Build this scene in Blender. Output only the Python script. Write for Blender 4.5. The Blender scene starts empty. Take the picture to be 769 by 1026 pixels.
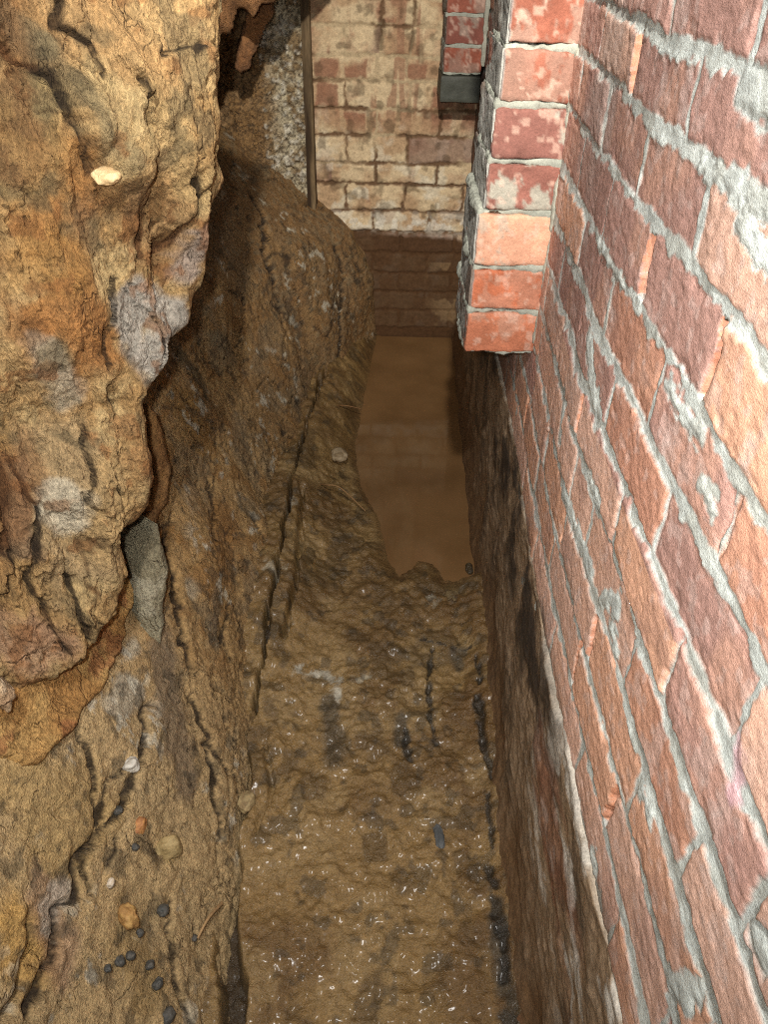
import bpy, math, random
import numpy as np
random.seed(7)
rng = np.random.default_rng(7)
sc = bpy.context.scene
COL = sc.collection

# ------------------------------------------------------------------ camera
F = 770.0; CX, CY = 384.5, 513.0; HC = 1.34
def _d(u, v): return np.array([u - CX, CY - v, F], float)
AY = _d(395, -88); AY /= np.linalg.norm(AY)
AZ = -_d(360, 1500); AZ -= AY * AZ.dot(AY); AZ /= np.linalg.norm(AZ)
AX = np.cross(AY, AZ)
if AX[0] < 0: AX = -AX
EYE = np.array([0.0, 0.0, HC])
def ray(p):
    r = _d(*p); return np.array([r @ AX, r @ AY, r @ AZ])
def on_x(p, x): r = ray(p); t = x / r[0]; return EYE + r * t
def on_y(p, y): r = ray(p); t = y / r[1]; return EYE + r * t
def on_z(p, z): r = ray(p); t = (z - HC) / r[2]; return EYE + r * t
def on_plane(p, o, n):
    r = ray(p); t = np.dot(o - EYE, n) / np.dot(r, n); return EYE + r * t

cam_d = bpy.data.cameras.new('camera'); cam = bpy.data.objects.new('camera', cam_d); COL.objects.link(cam)
cam_d.sensor_fit = 'VERTICAL'; cam_d.sensor_height = 24.0; cam_d.lens = 24.0 * F / 1026.0
cam_d.clip_start = 0.02
from mathutils import Matrix, Vector
right = [AX[0], AY[0], AZ[0]]; up = [AX[1], AY[1], AZ[1]]; fwd = [AX[2], AY[2], AZ[2]]
M = Matrix(((right[0], up[0], -fwd[0], 0), (right[1], up[1], -fwd[1], 0), (right[2], up[2], -fwd[2], HC), (0, 0, 0, 1)))
cam.matrix_world = M
sc.camera = cam

# ------------------------------------------------------------------ numpy noise
def _hash(ix, iy, iz, seed):
    h = (ix.astype(np.uint32) * np.uint32(374761393) + iy.astype(np.uint32) * np.uint32(668265263)
         + iz.astype(np.uint32) * np.uint32(2147483647) + np.uint32(seed * 974711 + 12345))
    h = (h ^ (h >> np.uint32(13))) * np.uint32(1274126177)
    h = (h ^ (h >> np.uint32(16))) * np.uint32(2246822519)
    h = h ^ (h >> np.uint32(15))
    return h.astype(np.float64) / 4294967295.0
def vnoise(P, seed=0):
    I = np.floor(P).astype(np.int64); Fr = P - I; w = Fr * Fr * Fr * (Fr * (Fr * 6 - 15) + 10)
    r = 0
    for dx in (0, 1):
        for dy in (0, 1):
            for dz in (0, 1):
                h = _hash(I[:, 0] + dx, I[:, 1] + dy, I[:, 2] + dz, seed)
                r = r + h * (w[:, 0] if dx else 1 - w[:, 0]) * (w[:, 1] if dy else 1 - w[:, 1]) * (w[:, 2] if dz else 1 - w[:, 2])
    return r * 2 - 1
def fbm(P, scale, oct=4, seed=0, gain=.5, stretch=(1, 1, 1)):
    Q = P * (np.array(stretch, float) * scale); a = 1.0; s = 0; t = 0
    for o in range(oct):
        s = s + a * vnoise(Q + o * 17.3, seed + o); t += a; a *= gain; Q = Q * 2.03
    return s / t * 1.6
def ridged(P, scale, oct=4, seed=0, stretch=(1, 1, 1)):
    Q = P * (np.array(stretch, float) * scale); a = 1.0; s = 0; t = 0
    for o in range(oct):
        s = s + a * (1 - np.abs(vnoise(Q + o * 11.1, seed + o)) * 2); t += a; a *= .5; Q = Q * 2.05
    return s / t
def cell(P, scale, seed=0, stretch=(1, 1, 1)):
    """distance to nearest and second nearest cell point, and the id of the nearest"""
    Q = P * (np.array(stretch, float) * scale); I = np.floor(Q).astype(np.int64)
    d1 = np.full(len(P), 9.0); d2 = d1.copy(); idn = np.zeros(len(P))
    for dx in (-1, 0, 1):
        for dy in (-1, 0, 1):
            for dz in (-1, 0, 1):
                J = I + np.array([dx, dy, dz])
                c = np.stack([_hash(J[:, 0], J[:, 1], J[:, 2], seed + k) for k in (1, 2, 3)], 1) + J
                d = np.linalg.norm(Q - c, axis=1); h = _hash(J[:, 0], J[:, 1], J[:, 2], seed + 9)
                n = d < d1
                d2 = np.where(n, d1, np.minimum(d2, d)); idn = np.where(n, h, idn); d1 = np.where(n, d, d1)
    return d1, d2, idn
def sstep(a, b, x):
    t = np.clip((x - a) / (b - a), 0, 1); return t * t * (3 - 2 * t)
def terrace(x, n, sharp=.25):
    y = x * n; f = np.floor(y); return (f + sstep(1 - sharp, 1, y - f)) / n
def seg_dist(P2, poly):
    """distance to a polyline, signed side of the nearest segment and the position along it"""
    best = np.full(len(P2), 1e9); side = np.zeros(len(P2)); pos = np.zeros(len(P2))
    poly = np.asarray(poly, float); L = 0; tot = np.sum(np.linalg.norm(np.diff(poly, axis=0), axis=1))
    for a, b in zip(poly[:-1], poly[1:]):
        ab = b - a; l2 = ab @ ab + 1e-12; l = math.sqrt(l2); ap = P2 - a
        t = np.clip(ap @ ab / l2, 0, 1); d = np.linalg.norm(ap - t[:, None] * ab, axis=1)
        n = d < best; best = np.where(n, d, best)
        side = np.where(n, np.sign(ab[0] * ap[:, 1] - ab[1] * ap[:, 0]), side)
        pos = np.where(n, (L + t * l) / tot, pos); L += l
    return best, side, pos
def poly_sd(P2, poly):
    """signed distance to a closed outline, positive inside"""
    poly = np.asarray(poly, float); d, _, _ = seg_dist(P2, np.vstack([poly, poly[:1]]))
    ins = np.zeros(len(P2), bool); x, y = P2[:, 0], P2[:, 1]
    for a, b in zip(poly, np.roll(poly, -1, 0)):
        c = (a[1] > y) != (b[1] > y)
        xi = (b[0] - a[0]) * (y - a[1]) / (b[1] - a[1] + 1e-15) + a[0]
        ins ^= c & (x < xi)
    return np.where(ins, d, -d)
def lin(c):
    c = np.asarray(c, float) / 255.0
    c = np.where(c <= .04045, c / 12.92, ((c + .055) / 1.055) ** 2.4)
    g = (c * (.2126, .7152, .0722)).sum(-1, keepdims=True); return c * .86 + g * .14
def mixc(a, b, t):
    t = np.clip(t, 0, 1)[:, None]; return a * (1 - t) + b * t

# ------------------------------------------------------------------ mesh building
def mesh_obj(name, V, faces, col, mat, origin=(0, 0, 0), parent=None, smooth=True):
    origin = np.asarray(origin, float)
    me = bpy.data.meshes.new(name)
    V = np.asarray(V, float) - origin
    faces = [np.asarray(f) for f in (faces if isinstance(faces, list) else [faces]) if len(f)]
    nl = sum(f.size for f in faces); nf = sum(len(f) for f in faces)
    me.vertices.add(len(V)); me.vertices.foreach_set('co', V.ravel())
    me.loops.add(nl); me.polygons.add(nf)
    li = np.concatenate([f.ravel() for f in faces]).astype(np.int32)
    ls = []; o = 0
    for f in faces:
        k = f.shape[1]; ls.append(o + np.arange(len(f)) * k); o += f.size
    me.loops.foreach_set('vertex_index', li)
    me.polygons.foreach_set('loop_start', np.concatenate(ls).astype(np.int32))
    if smooth: me.polygons.foreach_set('use_smooth', np.ones(nf, bool))
    if col is not None:
        a = me.attributes.new('Col', 'FLOAT_COLOR', 'POINT')
        c = np.ones((len(V), 4)); c[:, :3] = np.clip(col, 0, 1); a.data.foreach_set('color', c.ravel())
    me.update(calc_edges=True); me.validate()
    me.materials.append(mat)
    o = bpy.data.objects.new(name, me); COL.objects.link(o); o.location = origin
    if parent is not None:
        o.parent = parent; o.location = origin - np.array(parent.location)
    return o
def tag(o, label=None, cat=None, group=None, kind=None):
    if label: o['label'] = label
    if cat: o['category'] = cat
    if group: o['group'] = group
    if kind: o['kind'] = kind
    return o
def empty(name, loc):
    o = bpy.data.objects.new(name, None); COL.objects.link(o); o.location = loc; o.empty_display_size = .05; return o
def grid_faces(n, m, keep=None):
    i = np.arange(n * m).reshape(n, m)
    f = np.stack([i[:-1, :-1], i[1:, :-1], i[1:, 1:], i[:-1, 1:]], -1).reshape(-1, 4)
    if keep is not None: f = f[keep[f].all(1)]
    return f
def solidify(V, f, col, off):
    """drop unused vertices and close the sheet with a skirt and a back"""
    used = np.zeros(len(V), bool); used[f.ravel()] = True
    idx = np.cumsum(used) - 1; V = V[used]; col = col[used]; f = idx[f]
    off = np.asarray(off, float)
    off = off[used] if off.ndim == 2 else np.broadcast_to(off, V.shape)
    e = np.concatenate([f[:, [0, 1]], f[:, [1, 2]], f[:, [2, 3]], f[:, [3, 0]]])
    key = {}
    a = e[:, 0].astype(np.int64) * len(V) + e[:, 1]; b = e[:, 1].astype(np.int64) * len(V) + e[:, 0]
    be = e[~np.isin(a, b)]
    bv = np.unique(be); mp = np.zeros(len(V), int); mp[bv] = np.arange(len(bv)) + len(V)
    V2 = np.concatenate([V, V[bv] + off[bv]]); c2 = np.concatenate([col, col[bv]])
    sk = np.stack([be[:, 1], be[:, 0], mp[be[:, 0]], mp[be[:, 1]]], 1)
    cen = (V[bv] + off[bv]).mean(0); V2 = np.vstack([V2, cen]); c2 = np.vstack([c2, c2[-1]])
    tri = np.stack([mp[be[:, 1]], mp[be[:, 0]], np.full(len(be), len(V2) - 1)], 1)
    return V2, [f, sk, tri], c2
def axis(ranges):
    """non uniform samples: (start, end, step) pieces"""
    out = []
    for a, b, s in ranges: out.append(np.arange(a, b, s))
    out.append([ranges[-1][1]]); return np.concatenate(out)

def block(cen, size, res, rnd, disp=None):
    """rounded box as six grids; displaced along its rounded normal by disp(points)"""
    cen = np.asarray(cen, float); h = np.asarray(size, float) / 2; Vs = []; Fs = []; n0 = 0
    for ax in range(3):
        u, v = (ax + 1) % 3, (ax + 2) % 3
        nu = max(3, int(2 * h[u] / res) + 1); nv = max(3, int(2 * h[v] / res) + 1)
        for s in (-1, 1):
            a, b = np.meshgrid(np.linspace(-h[u], h[u], nu), np.linspace(-h[v], h[v], nv), indexing='ij')
            P = np.zeros((nu * nv, 3)); P[:, u] = a.ravel(); P[:, v] = b.ravel(); P[:, ax] = s * h[ax]
            f = grid_faces(nu, nv)
            if s < 0: f = f[:, ::-1]
            Vs.append(P); Fs.append(f + n0); n0 += len(P)
    P = np.vstack(Vs); inner = np.maximum(h - rnd, 1e-5); Q = np.clip(P, -inner, inner); D = P - Q
    L = np.linalg.norm(D, axis=1, keepdims=True) + 1e-9; N = D / L
    P = Q + N * np.minimum(rnd, h.min())
    P = P + cen
    if disp is not None: P = P + N * disp(P)[:, None]
    return P, np.vstack(Fs), N

# ------------------------------------------------------------------ materials
def mat_attr(name, rough=.8, bump=.3, scale=60., var=.3, spec=.3, rough_var=.15, stretch=(1, 1, 1), bdist=.004, speck=None, coat=0., crackle=None, fine=.35):
    m = bpy.data.materials.new(name); m.use_nodes = True; nt = m.node_tree; N = nt.nodes; L = nt.links
    b = N['Principled BSDF']
    at = N.new('ShaderNodeAttribute'); at.attribute_name = 'Col'
    tc = N.new('ShaderNodeTexCoord'); mp = N.new('ShaderNodeMapping'); mp.inputs['Scale'].default_value = stretch
    L.new(tc.outputs['Object'], mp.inputs['Vector'])
    def noise(s, d=6., r=.6):
        n = N.new('ShaderNodeTexNoise'); n.inputs['Scale'].default_value = s; n.inputs['Detail'].default_value = d
        n.inputs['Roughness'].default_value = r; L.new(mp.outputs['Vector'], n.inputs['Vector']); return n
    n1 = noise(scale, 8., .68); n2 = noise(scale * 4, 5, .65)
    def rng_(src, a, b_, f0=.3, f1=.7):
        r = N.new('ShaderNodeMapRange'); r.inputs['From Min'].default_value = f0; r.inputs['From Max'].default_value = f1
        r.inputs['To Min'].default_value = a; r.inputs['To Max'].default_value = b_; L.new(src, r.inputs['Value']); return r
    v1 = rng_(n1.outputs['Fac'], 1 - var, 1 + var); v2 = rng_(n2.outputs['Fac'], 1 - var * .7, 1 + var * .7)
    mu = N.new('ShaderNodeMath'); mu.operation = 'MULTIPLY'; L.new(v1.outputs[0], mu.inputs[0]); L.new(v2.outputs[0], mu.inputs[1])
    vm = N.new('ShaderNodeVectorMath'); vm.operation = 'SCALE'; L.new(at.outputs['Color'], vm.inputs[0]); L.new(mu.outputs[0], vm.inputs['Scale'])
    src = vm.outputs['Vector']
    if speck:
        sc_, th, c = speck
        ns = noise(sc_, 2., .5); r = rng_(ns.outputs['Fac'], 0, 1, th, th + .06)
        mx = N.new('ShaderNodeMix'); mx.data_type = 'RGBA'; L.new(r.outputs[0], mx.inputs[0]); L.new(src, mx.inputs[6])
        mx.inputs[7].default_value = (*lin(c), 1); src = mx.outputs[2]
    L.new(src, b.inputs['Base Color'])
    n3 = noise(scale * .45, 3.)
    rr = rng_(n3.outputs['Fac'], rough - rough_var, rough + rough_var); L.new(rr.outputs[0], b.inputs['Roughness'])
    b.inputs['Specular IOR Level'].default_value = spec
    if coat: b.inputs['Coat Weight'].default_value = coat; b.inputs['Coat Roughness'].default_value = .2
    ad = N.new('ShaderNodeMath'); ad.operation = 'MULTIPLY_ADD'; L.new(n2.outputs['Fac'], ad.inputs[0]); ad.inputs[1].default_value = fine
    L.new(n1.outputs['Fac'], ad.inputs[2])
    bp = N.new('ShaderNodeBump'); bp.inputs['Strength'].default_value = bump; bp.inputs['Distance'].default_value = bdist
    hsrc = ad.outputs[0]
    if crackle:
        wn = noise(9., 5., .65); wa = N.new('ShaderNodeVectorMath'); wa.operation = 'SCALE'; wa.inputs['Scale'].default_value = crackle[2]; L.new(wn.outputs['Color'], wa.inputs[0])
        wb = N.new('ShaderNodeVectorMath'); wb.operation = 'ADD'; L.new(mp.outputs['Vector'], wb.inputs[0]); L.new(wa.outputs[0], wb.inputs[1])
        tot = None
        for q, (cs, cw) in enumerate(((crackle[0], crackle[1]), (crackle[0] * 2.7, crackle[1] * 1.6))):
            vo = N.new('ShaderNodeTexVoronoi'); vo.feature = 'DISTANCE_TO_EDGE'; vo.inputs['Scale'].default_value = cs; L.new(wb.outputs[0], vo.inputs['Vector'])
            r_ = rng_(vo.outputs['Distance'], 1, 0, 0., cw); mk = noise(cs * .45 + q * 3, 2.); rm = rng_(mk.outputs['Fac'], 0, 1, .54, .66)
            m_ = N.new('ShaderNodeMath'); m_.operation = 'MULTIPLY'; L.new(r_.outputs[0], m_.inputs[0]); L.new(rm.outputs[0], m_.inputs[1])
            if tot is None: tot = m_
            else:
                m2 = N.new('ShaderNodeMath'); m2.operation = 'MAXIMUM'; L.new(tot.outputs[0], m2.inputs[0]); L.new(m_.outputs[0], m2.inputs[1]); tot = m2
        sb = N.new('ShaderNodeMath'); sb.operation = 'MULTIPLY_ADD'; L.new(tot.outputs[0], sb.inputs[0]); sb.inputs[1].default_value = -.7; L.new(hsrc, sb.inputs[2]); hsrc = sb.outputs[0]
        mx = N.new('ShaderNodeMix'); mx.data_type = 'RGBA'; fm = N.new('ShaderNodeMath'); fm.operation = 'MULTIPLY'; fm.inputs[1].default_value = crackle[3]; L.new(tot.outputs[0], fm.inputs[0])
        L.new(fm.outputs[0], mx.inputs[0]); L.new(src, mx.inputs[6]); mx.inputs[7].default_value = (*lin((70, 50, 30)), 1); L.new(mx.outputs[2], b.inputs['Base Color'])  # crackle lines darkened in the colour too, as painted groove shade
    L.new(hsrc, bp.inputs['Height']); L.new(bp.outputs['Normal'], b.inputs['Normal'])
    return m
M_BRICK = mat_attr('brick_and_mortar', .88, .45, 210., .2, .2, .08, bdist=.004, stretch=(1, .45, 1))
M_LIME = mat_attr('limewashed_brick', .9, .5, 70., .22, .15, .08)
M_ROCK = mat_attr('weathered_rock', .8, 1., 62., .36, .25, .15, bdist=.008, stretch=(1, 1, .6), crackle=(11., .03, .10, .30), fine=.8)
M_BANK = mat_attr('damp_clay', .55, .95, 72., .36, .45, .2, bdist=.007, crackle=(13., .03, .08, .3), fine=.7)
M_MUD = mat_attr('wet_mud', .38, .8, 75., .24, .6, .12, bdist=.006, coat=.3)
M_COAT = mat_attr('mud_caked_render', .7, .5, 70., .28, .35, .15, bdist=.005)
M_STONE = mat_attr('stone', .7, .5, 80., .18, .4, .1)
M_SLATE = mat_attr('slate', .6, .3, 60., .2, .4, .1)
M_WOOD = mat_attr('weathered_timber', .85, .5, 60., .3, .2, .1, stretch=(1, 1, .12))
M_ROOT = mat_attr('root_bark', .8, .3, 90., .2, .2, .1)
def water_mat():
    m = bpy.data.materials.new('muddy_water'); m.use_nodes = True; nt = m.node_tree; N = nt.nodes; L = nt.links
    b = N['Principled BSDF']; tc = N.new('ShaderNodeTexCoord'); n = N.new('ShaderNodeTexNoise'); n.inputs['Scale'].default_value = 6.; n.inputs['Detail'].default_value = 5.
    L.new(tc.outputs['Object'], n.inputs['Vector']); r = N.new('ShaderNodeValToRGB')
    r.color_ramp.elements[0].position = .35; r.color_ramp.elements[0].color = (*lin((118, 84, 44)), 1)
    r.color_ramp.elements[1].position = .7; r.color_ramp.elements[1].color = (*lin((138, 100, 56)), 1)
    L.new(n.outputs['Fac'], r.inputs['Fac']); L.new(r.outputs[0], b.inputs['Base Color'])
    b.inputs['Roughness'].default_value = .06; b.inputs['IOR'].default_value = 1.33
    n2 = N.new('ShaderNodeTexNoise'); n2.inputs['Scale'].default_value = 18.; L.new(tc.outputs['Object'], n2.inputs['Vector'])
    bp = N.new('ShaderNodeBump'); bp.inputs['Strength'].default_value = .05; bp.inputs['Distance'].default_value = .003
    L.new(n2.outputs['Fac'], bp.inputs['Height']); L.new(bp.outputs['Normal'], b.inputs['Normal'])
    return m
M_WATER = water_mat()

# ------------------------------------------------------------------ brick pattern
ORANGE = lin((220, 164, 130)); SALMON = lin((220, 174, 150)); PURPLE = lin((180, 136, 122)); BROWNR = lin((198, 140, 112)); RED = lin((176, 82, 56))
MORTAR = lin((208, 215, 208))
def brickfield(a, z, beds, heads, P3, seed, wob=.004):
    """a runs along the wall; returns course, brick id, distances to the bed joint above, below and the head joints"""
    a = a + wob * fbm(P3, 22., 2, seed) + .5 * wob * fbm(P3, 90., 2, seed + 3)
    z = z + .6 * wob * fbm(P3, 14., 2, seed + 5) + .5 * wob * fbm(P3, 80., 2, seed + 8)
    beds = np.asarray(beds); k = np.clip(np.searchsorted(beds, z) - 1, 0, len(beds) - 2)
    below = z - beds[k]; above = beds[k + 1] - z
    dh = np.full(len(a), 9.); bid = np.zeros(len(a), int); hid = np.zeros(len(a), int)
    for c in range(len(beds) - 1):
        s = k == c
        if not s.any(): continue
        h = np.asarray(heads[c]); j = np.searchsorted(h, a[s])
        lo = np.where(j > 0, a[s] - h[np.maximum(j - 1, 0)], 9.); hi = np.where(j < len(h), h[np.minimum(j, len(h) - 1)] - a[s], 9.)
        dh[s] = np.minimum(lo, hi); bid[s] = c * 64 + j; hid[s] = c * 64 + np.where(lo < hi, j - 1, j)
    return k, bid, above, below, dh, hid
def hash1(i, seed): return _hash(np.asarray(i), np.full(np.shape(i), 3), np.full(np.shape(i), 5), seed)

# ------------------------------------------------------------------ right wall
def XW(y): return np.interp(y, [0, .85, 1.2, 1.4, 2.9, 3.2], [.239, .242, .259, .264, .288, .292])
ZB = [.51, .585, .66, .742, .82, .895, .97, 1.045, 1.122, 1.195, 1.26, 1.335, 1.41, 1.485, 1.56, 1.64]
def run(first, step=.195):
    out = []; v = first
    while v > .05: v -= step
    while v < 3.1: out.append(v); v += step
    return out
HD = [run(.35), run(.24), run(.60), sorted([.30, .495, .70] + [.11] + list(np.arange(.80, 3.1, .195))), sorted([.23, .42, .62, .82] + list(np.arange(1.015, 3.1, .195))),
      sorted([.13, .32, .52, .72] + list(np.arange(.915, 3.1, .195))), sorted([.22, .42, .605, .805] + list(np.arange(1.0, 3.1, .195))),
      sorted([.13, .33, .52, .71, .89] + list(np.arange(1.09, 3.1, .195))), sorted([.22, .42, .61, .79, .985] + list(np.arange(1.18, 3.1, .195))),
      run(.69), run(.60), run(.69), run(.6), run(.69), run(.6)]
ys = axis([(.12, .9, .0022), (.9, 1.5, .0035), (1.5, 3.0, .008)]); zs = axis([(.40, 1.30, .0022), (1.30, 1.62, .006)])
Yg, Zg = np.meshgrid(ys, zs, indexing='ij'); y = Yg.ravel(); z = Zg.ravel()
P3 = np.stack([np.zeros_like(y), y, z], 1)
k, bid, ab, be, dh, hid = brickfield(y, z, ZB, HD, P3, 11)
nA = fbm(P3, 9., 3, 21); nB = fbm(P3, 45., 3, 25); nC = fbm(P3, 130., 2, 29, stretch=(1, .6, 1))
wide = .0058 + .007 * np.clip(nA + .15, 0, 1) + .005 * nB + .002 * nC       # mortar hangs below each bed joint
thin = .0045 + .006 * np.clip(fbm(P3, 7., 2, 31), 0, 1) + .0018 * nB
hw = .0022 + .0035 * np.clip(fbm(P3, 10., 2, 33) + .2, 0, 1) + .0014 * nB
mm = np.maximum.reduce([sstep(.0012, -.0012, ab - wide), sstep(.0012, -.0012, be - thin), sstep(.0012, -.0012, dh - hw)])
raked = (hash1(hid, 5) < .2) & (dh < hw + .003) & (ab > wide) & (be > thin)  # head joints left empty, showing the brick's end
mm = np.where(raked, mm * .25, mm)
proud = np.zeros_like(y)
YZ = np.stack([y, z], 1)
YZw = YZ + np.stack([nB, nC], 1) * .006
PATCH = [([(588, 340), (590, 380), (597, 420)], .016), ([(562, 492), (575, 530), (589, 574)], .013), ([(600, 603), (616, 606)], .013), ([(611, 628), (616, 655)], .010),
         ([(742, 90), (769, 106)], .014), ([(700, 165), (769, 205)], .010), ([(595, 240), (622, 285)], .008), ([(672, 985), (700, 1000)], .013),
         ([(590, 480), (600, 508)], .010), ([(641, 790), (650, 815)], .008), ([(757, 940), (769, 960)], .012), ([(666, 386), (700, 440)], .008),
         ([(596, 870), (592, 850)], .010), ([(740, 220), (769, 262)], .012), ([(561, 395), (557, 440)], .011), ([(585, 870), (600, 900)], .010), ([(700, 480), (712, 505)], .010)]
for pts, r in PATCH:
    q = np.array([on_x(p, .24)[1:] for p in pts]); d, _, _ = seg_dist(YZw, q)
    w = sstep(r + .002, r - .002, d); mm = np.maximum(mm, w); proud = np.maximum(proud, sstep(r, r * .3, d))
# brick faces
bh = (hash1(bid, 1) - .5) * .004 + (hash1(bid, 2) - .5) * .03 * np.minimum(dh, .05)
edge = np.minimum.reduce([ab, be, dh]); rnd_ = -.002 * sstep(.008, .002, edge)
grain = .0006 * fbm(P3, 150., 3, 41, stretch=(1, .6, 1)) + .0006 * fbm(P3, 30., 3, 43)
hbr = bh + rnd_ + grain
hmo = -.0015 + .0008 * np.clip(nB, -1, 1) + .0003 * nC + .002 * np.clip(nA, 0, 1) * sstep(.004, .014, edge) + .002 * proud
hmo = np.where(raked, -.010, hmo)
h = hbr * (1 - mm) + hmo * mm + np.where(raked, -.008 * sstep(hw + .003, hw - .001, dh), 0)
chip = sstep(.25, .5, fbm(P3, 30., 2, 47)) * sstep(.02, .004, edge) * (1 - mm); h -= .002 * chip
t = hash1(bid, 3)
pal = np.array([ORANGE, SALMON, PURPLE, BROWNR, PURPLE * 1.12, SALMON * .95]); pi = (t * 6).astype(int) % 6
# the upper courses are the purple ones, the lower and nearer ones the orange ones
upper = (z > .88); pi = np.where(upper & (hash1(bid, 4) < .55), 2, pi)
pi = np.where(~upper & (hash1(bid, 4) < .50), np.where(hash1(bid, 6) < .5, 0, 1), pi)
cb = pal[pi] * (.9 + .2 * hash1(bid, 7))[:, None]
cb = mixc(cb, ORANGE * 1.05, .35 * sstep(-.1, .6, fbm(P3, 12., 3, 51)))
cb = mixc(cb, PURPLE * .8, .4 * sstep(.1, .8, fbm(P3, 16., 3, 53)))
cb = mixc(cb, lin((214, 190, 180)), .3 * sstep(.38, .62, fbm(P3, 70., 3, 55)) + .35 * sstep(.2, .6, nA) * sstep(0, .4, nB))
cb = mixc(cb, lin((206, 126, 80)), raked * .7)
cm = MORTAR[None] * (.86 + .16 * fbm(P3, 18., 3, 57)[:, None] + .08 * nC[:, None])
cm = mixc(cm, lin((160, 160, 148)), .5 * sstep(.1, .6, fbm(P3, 30., 2, 59)))
c = mixc(cb, cm, mm)
haze = .35 * sstep(.1, .8, fbm(P3, 8., 3, 61)) * sstep(.8, 1.0, y); c = mixc(c, lin((170, 160, 152)), haze)
# stain above the mud line and the pink bloom
d, _, _ = seg_dist(YZw, np.array([on_x(p, .24)[1:] for p in [(738, 742), (734, 790)]])); c = mixc(c, lin((226, 176, 184)), .8 * sstep(.012, .002, d))
c = mixc(c, lin((92, 78, 62)), .9 * sstep(.035, -.01, z - .51 - .02 * nA) * sstep(-.5, .5, fbm(P3, 16., 3, 63)))
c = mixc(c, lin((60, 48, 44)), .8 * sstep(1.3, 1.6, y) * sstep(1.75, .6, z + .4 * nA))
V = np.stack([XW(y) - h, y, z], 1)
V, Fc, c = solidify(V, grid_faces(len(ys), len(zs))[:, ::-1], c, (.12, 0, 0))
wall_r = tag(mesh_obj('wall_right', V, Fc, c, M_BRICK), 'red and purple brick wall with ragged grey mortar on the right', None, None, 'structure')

# mud caked footing of the right wall
ys = axis([(.12, .9, .003), (.9, 1.6, .005), (1.6, 2.98, .01)]); zs = np.arange(-.12, .535, .003)
Yg, Zg = np.meshgrid(ys, zs, indexing='ij'); y = Yg.ravel(); z = Zg.ravel(); P3 = np.stack([np.zeros_like(y), y, z], 1)
st = fbm(P3, 14., 5, 71, .6); s2 = fbm(P3, 50., 3, 75, stretch=(1, .7, 1)); l0 = fbm(P3, 12., 4, 77)
h = .0025 * st + .0015 * s2 + .004 * l0 + .008 + .02 * sstep(.10, -.02, z)
top = .516 + .006 * fbm(P3, 12., 3, 79); h -= .016 * sstep(top - .003, top + .006, z)
c = mixc(np.tile(lin((140, 114, 84)), (len(y), 1)), lin((88, 72, 54)), .8 * sstep(-.1, .5, st) )
c = mixc(c, lin((166, 140, 110)), .7 * sstep(.1, .6, s2))
c = mixc(c, lin((112, 80, 44)), sstep(.20, .05, z + .08 * l0) * .85)
c = mixc(c, lin((196, 190, 178)), .8 * sstep(.85, .5, y) * sstep(.16, .34, z) * sstep(.0, .35, fbm(P3, 26., 5, 81, .6, stretch=(1, .5, 1))))
c = mixc(c, lin((48, 38, 30)), .85 * sstep(.26, .42, z) * sstep(.5, .75, y) * sstep(-.5, .2, st))
c = mixc(c, lin((136, 82, 54)), .6 * sstep(.3, .6, fbm(P3, 10., 3, 83, stretch=(1, .2, 1))) * sstep(.9, .6, y))
c = mixc(c, lin((200, 190, 172)), .5 * sstep(top - .003, top, z) * sstep(-.2, .3, l0))
V = np.stack([XW(y) + .004 - h, y, z], 1)
V, Fc, c = solidify(V, grid_faces(len(ys), len(zs))[:, ::-1], c, (.10, 0, 0))
o = mesh_obj('mud_coating', V, Fc, c, M_COAT, parent=wall_r); o['label'] = 'dark mud-caked render along the foot of the wall'

# ------------------------------------------------------------------ end wall
YE = 2.87
zj = [on_y((390, p), YE)[2] for p in (212, 185, 164, 136.5, 110, 82, 56.6, 27)]
ZE = [zj[0] - .075 * n for n in range(6, 0, -1)] + zj + [zj[-1] + .078 * n for n in range(1, 6)]
def xe(px, py): return on_y((300 + px / 3.845, py / 3.845), YE)[0]
HE = [run_ for run_ in [[-.2, 0., .2]] * 0]
HE = [[-.15, .05, .25], [-.05, .15], [-.15, .05, .25], [-.05, .15], [-.15, .05, .25], [-.05, .15]]
rows = [([180, 405, 630], 740), ([295, 525], 670), ([185, 290, 415], 585), ([300, 545], 480), ([175, 425], 380), ([300, 420], 275), ([175, 310, 435], 160), ([320, 440], 60)]
# rows are listed from the lowest digitised course up
for hx, py in rows: HE.append([xe(p, py) for p in hx])
while len(HE) < len(ZE) - 1: HE.append([-.15 + .1 * (len(HE) % 2), .05 + .1 * (len(HE) % 2), .22])
xs = np.arange(-.29, .33, .0035); zs = np.arange(-.1, 1.5, .0035)
Xg, Zg = np.meshgrid(xs, zs, indexing='ij'); x = Xg.ravel(); z = Zg.ravel(); P3 = np.stack([x, np.zeros_like(x), z], 1)
k, bid, ab, be, dh, hid = brickfield(x, z, ZE, HE, P3, 111, .005)
nA = fbm(P3, 9., 3, 121); nB = fbm(P3, 40., 3, 123); nC = fbm(P3, 110., 2, 125)
edge = np.minimum.reduce([ab, be, dh * 1.2]); jw = .005 + .003 * nB
mm = sstep(.002, -.002, edge - jw)
filled = sstep(.0, .5, fbm(P3, 6., 2, 127) + (z - .75) * 1.0)
h = (hash1(bid, 1) - .5) * .006 + .0025 * nB + .0012 * nC - .003 * sstep(.014, .004, edge)
h = h * (1 - mm) + mm * (-.011 + .007 * filled + .002 * nB)
lime = mixc(np.tile(lin((206, 180, 138)), (len(x), 1)), lin((182, 148, 108)), sstep(-.3, .5, fbm(P3, 14., 4, 129)))
lime = mixc(lime, lin((214, 202, 176)), .7 * sstep(.1, .6, fbm(P3, 22., 3, 131)) * sstep(.95, .5, z))
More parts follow.
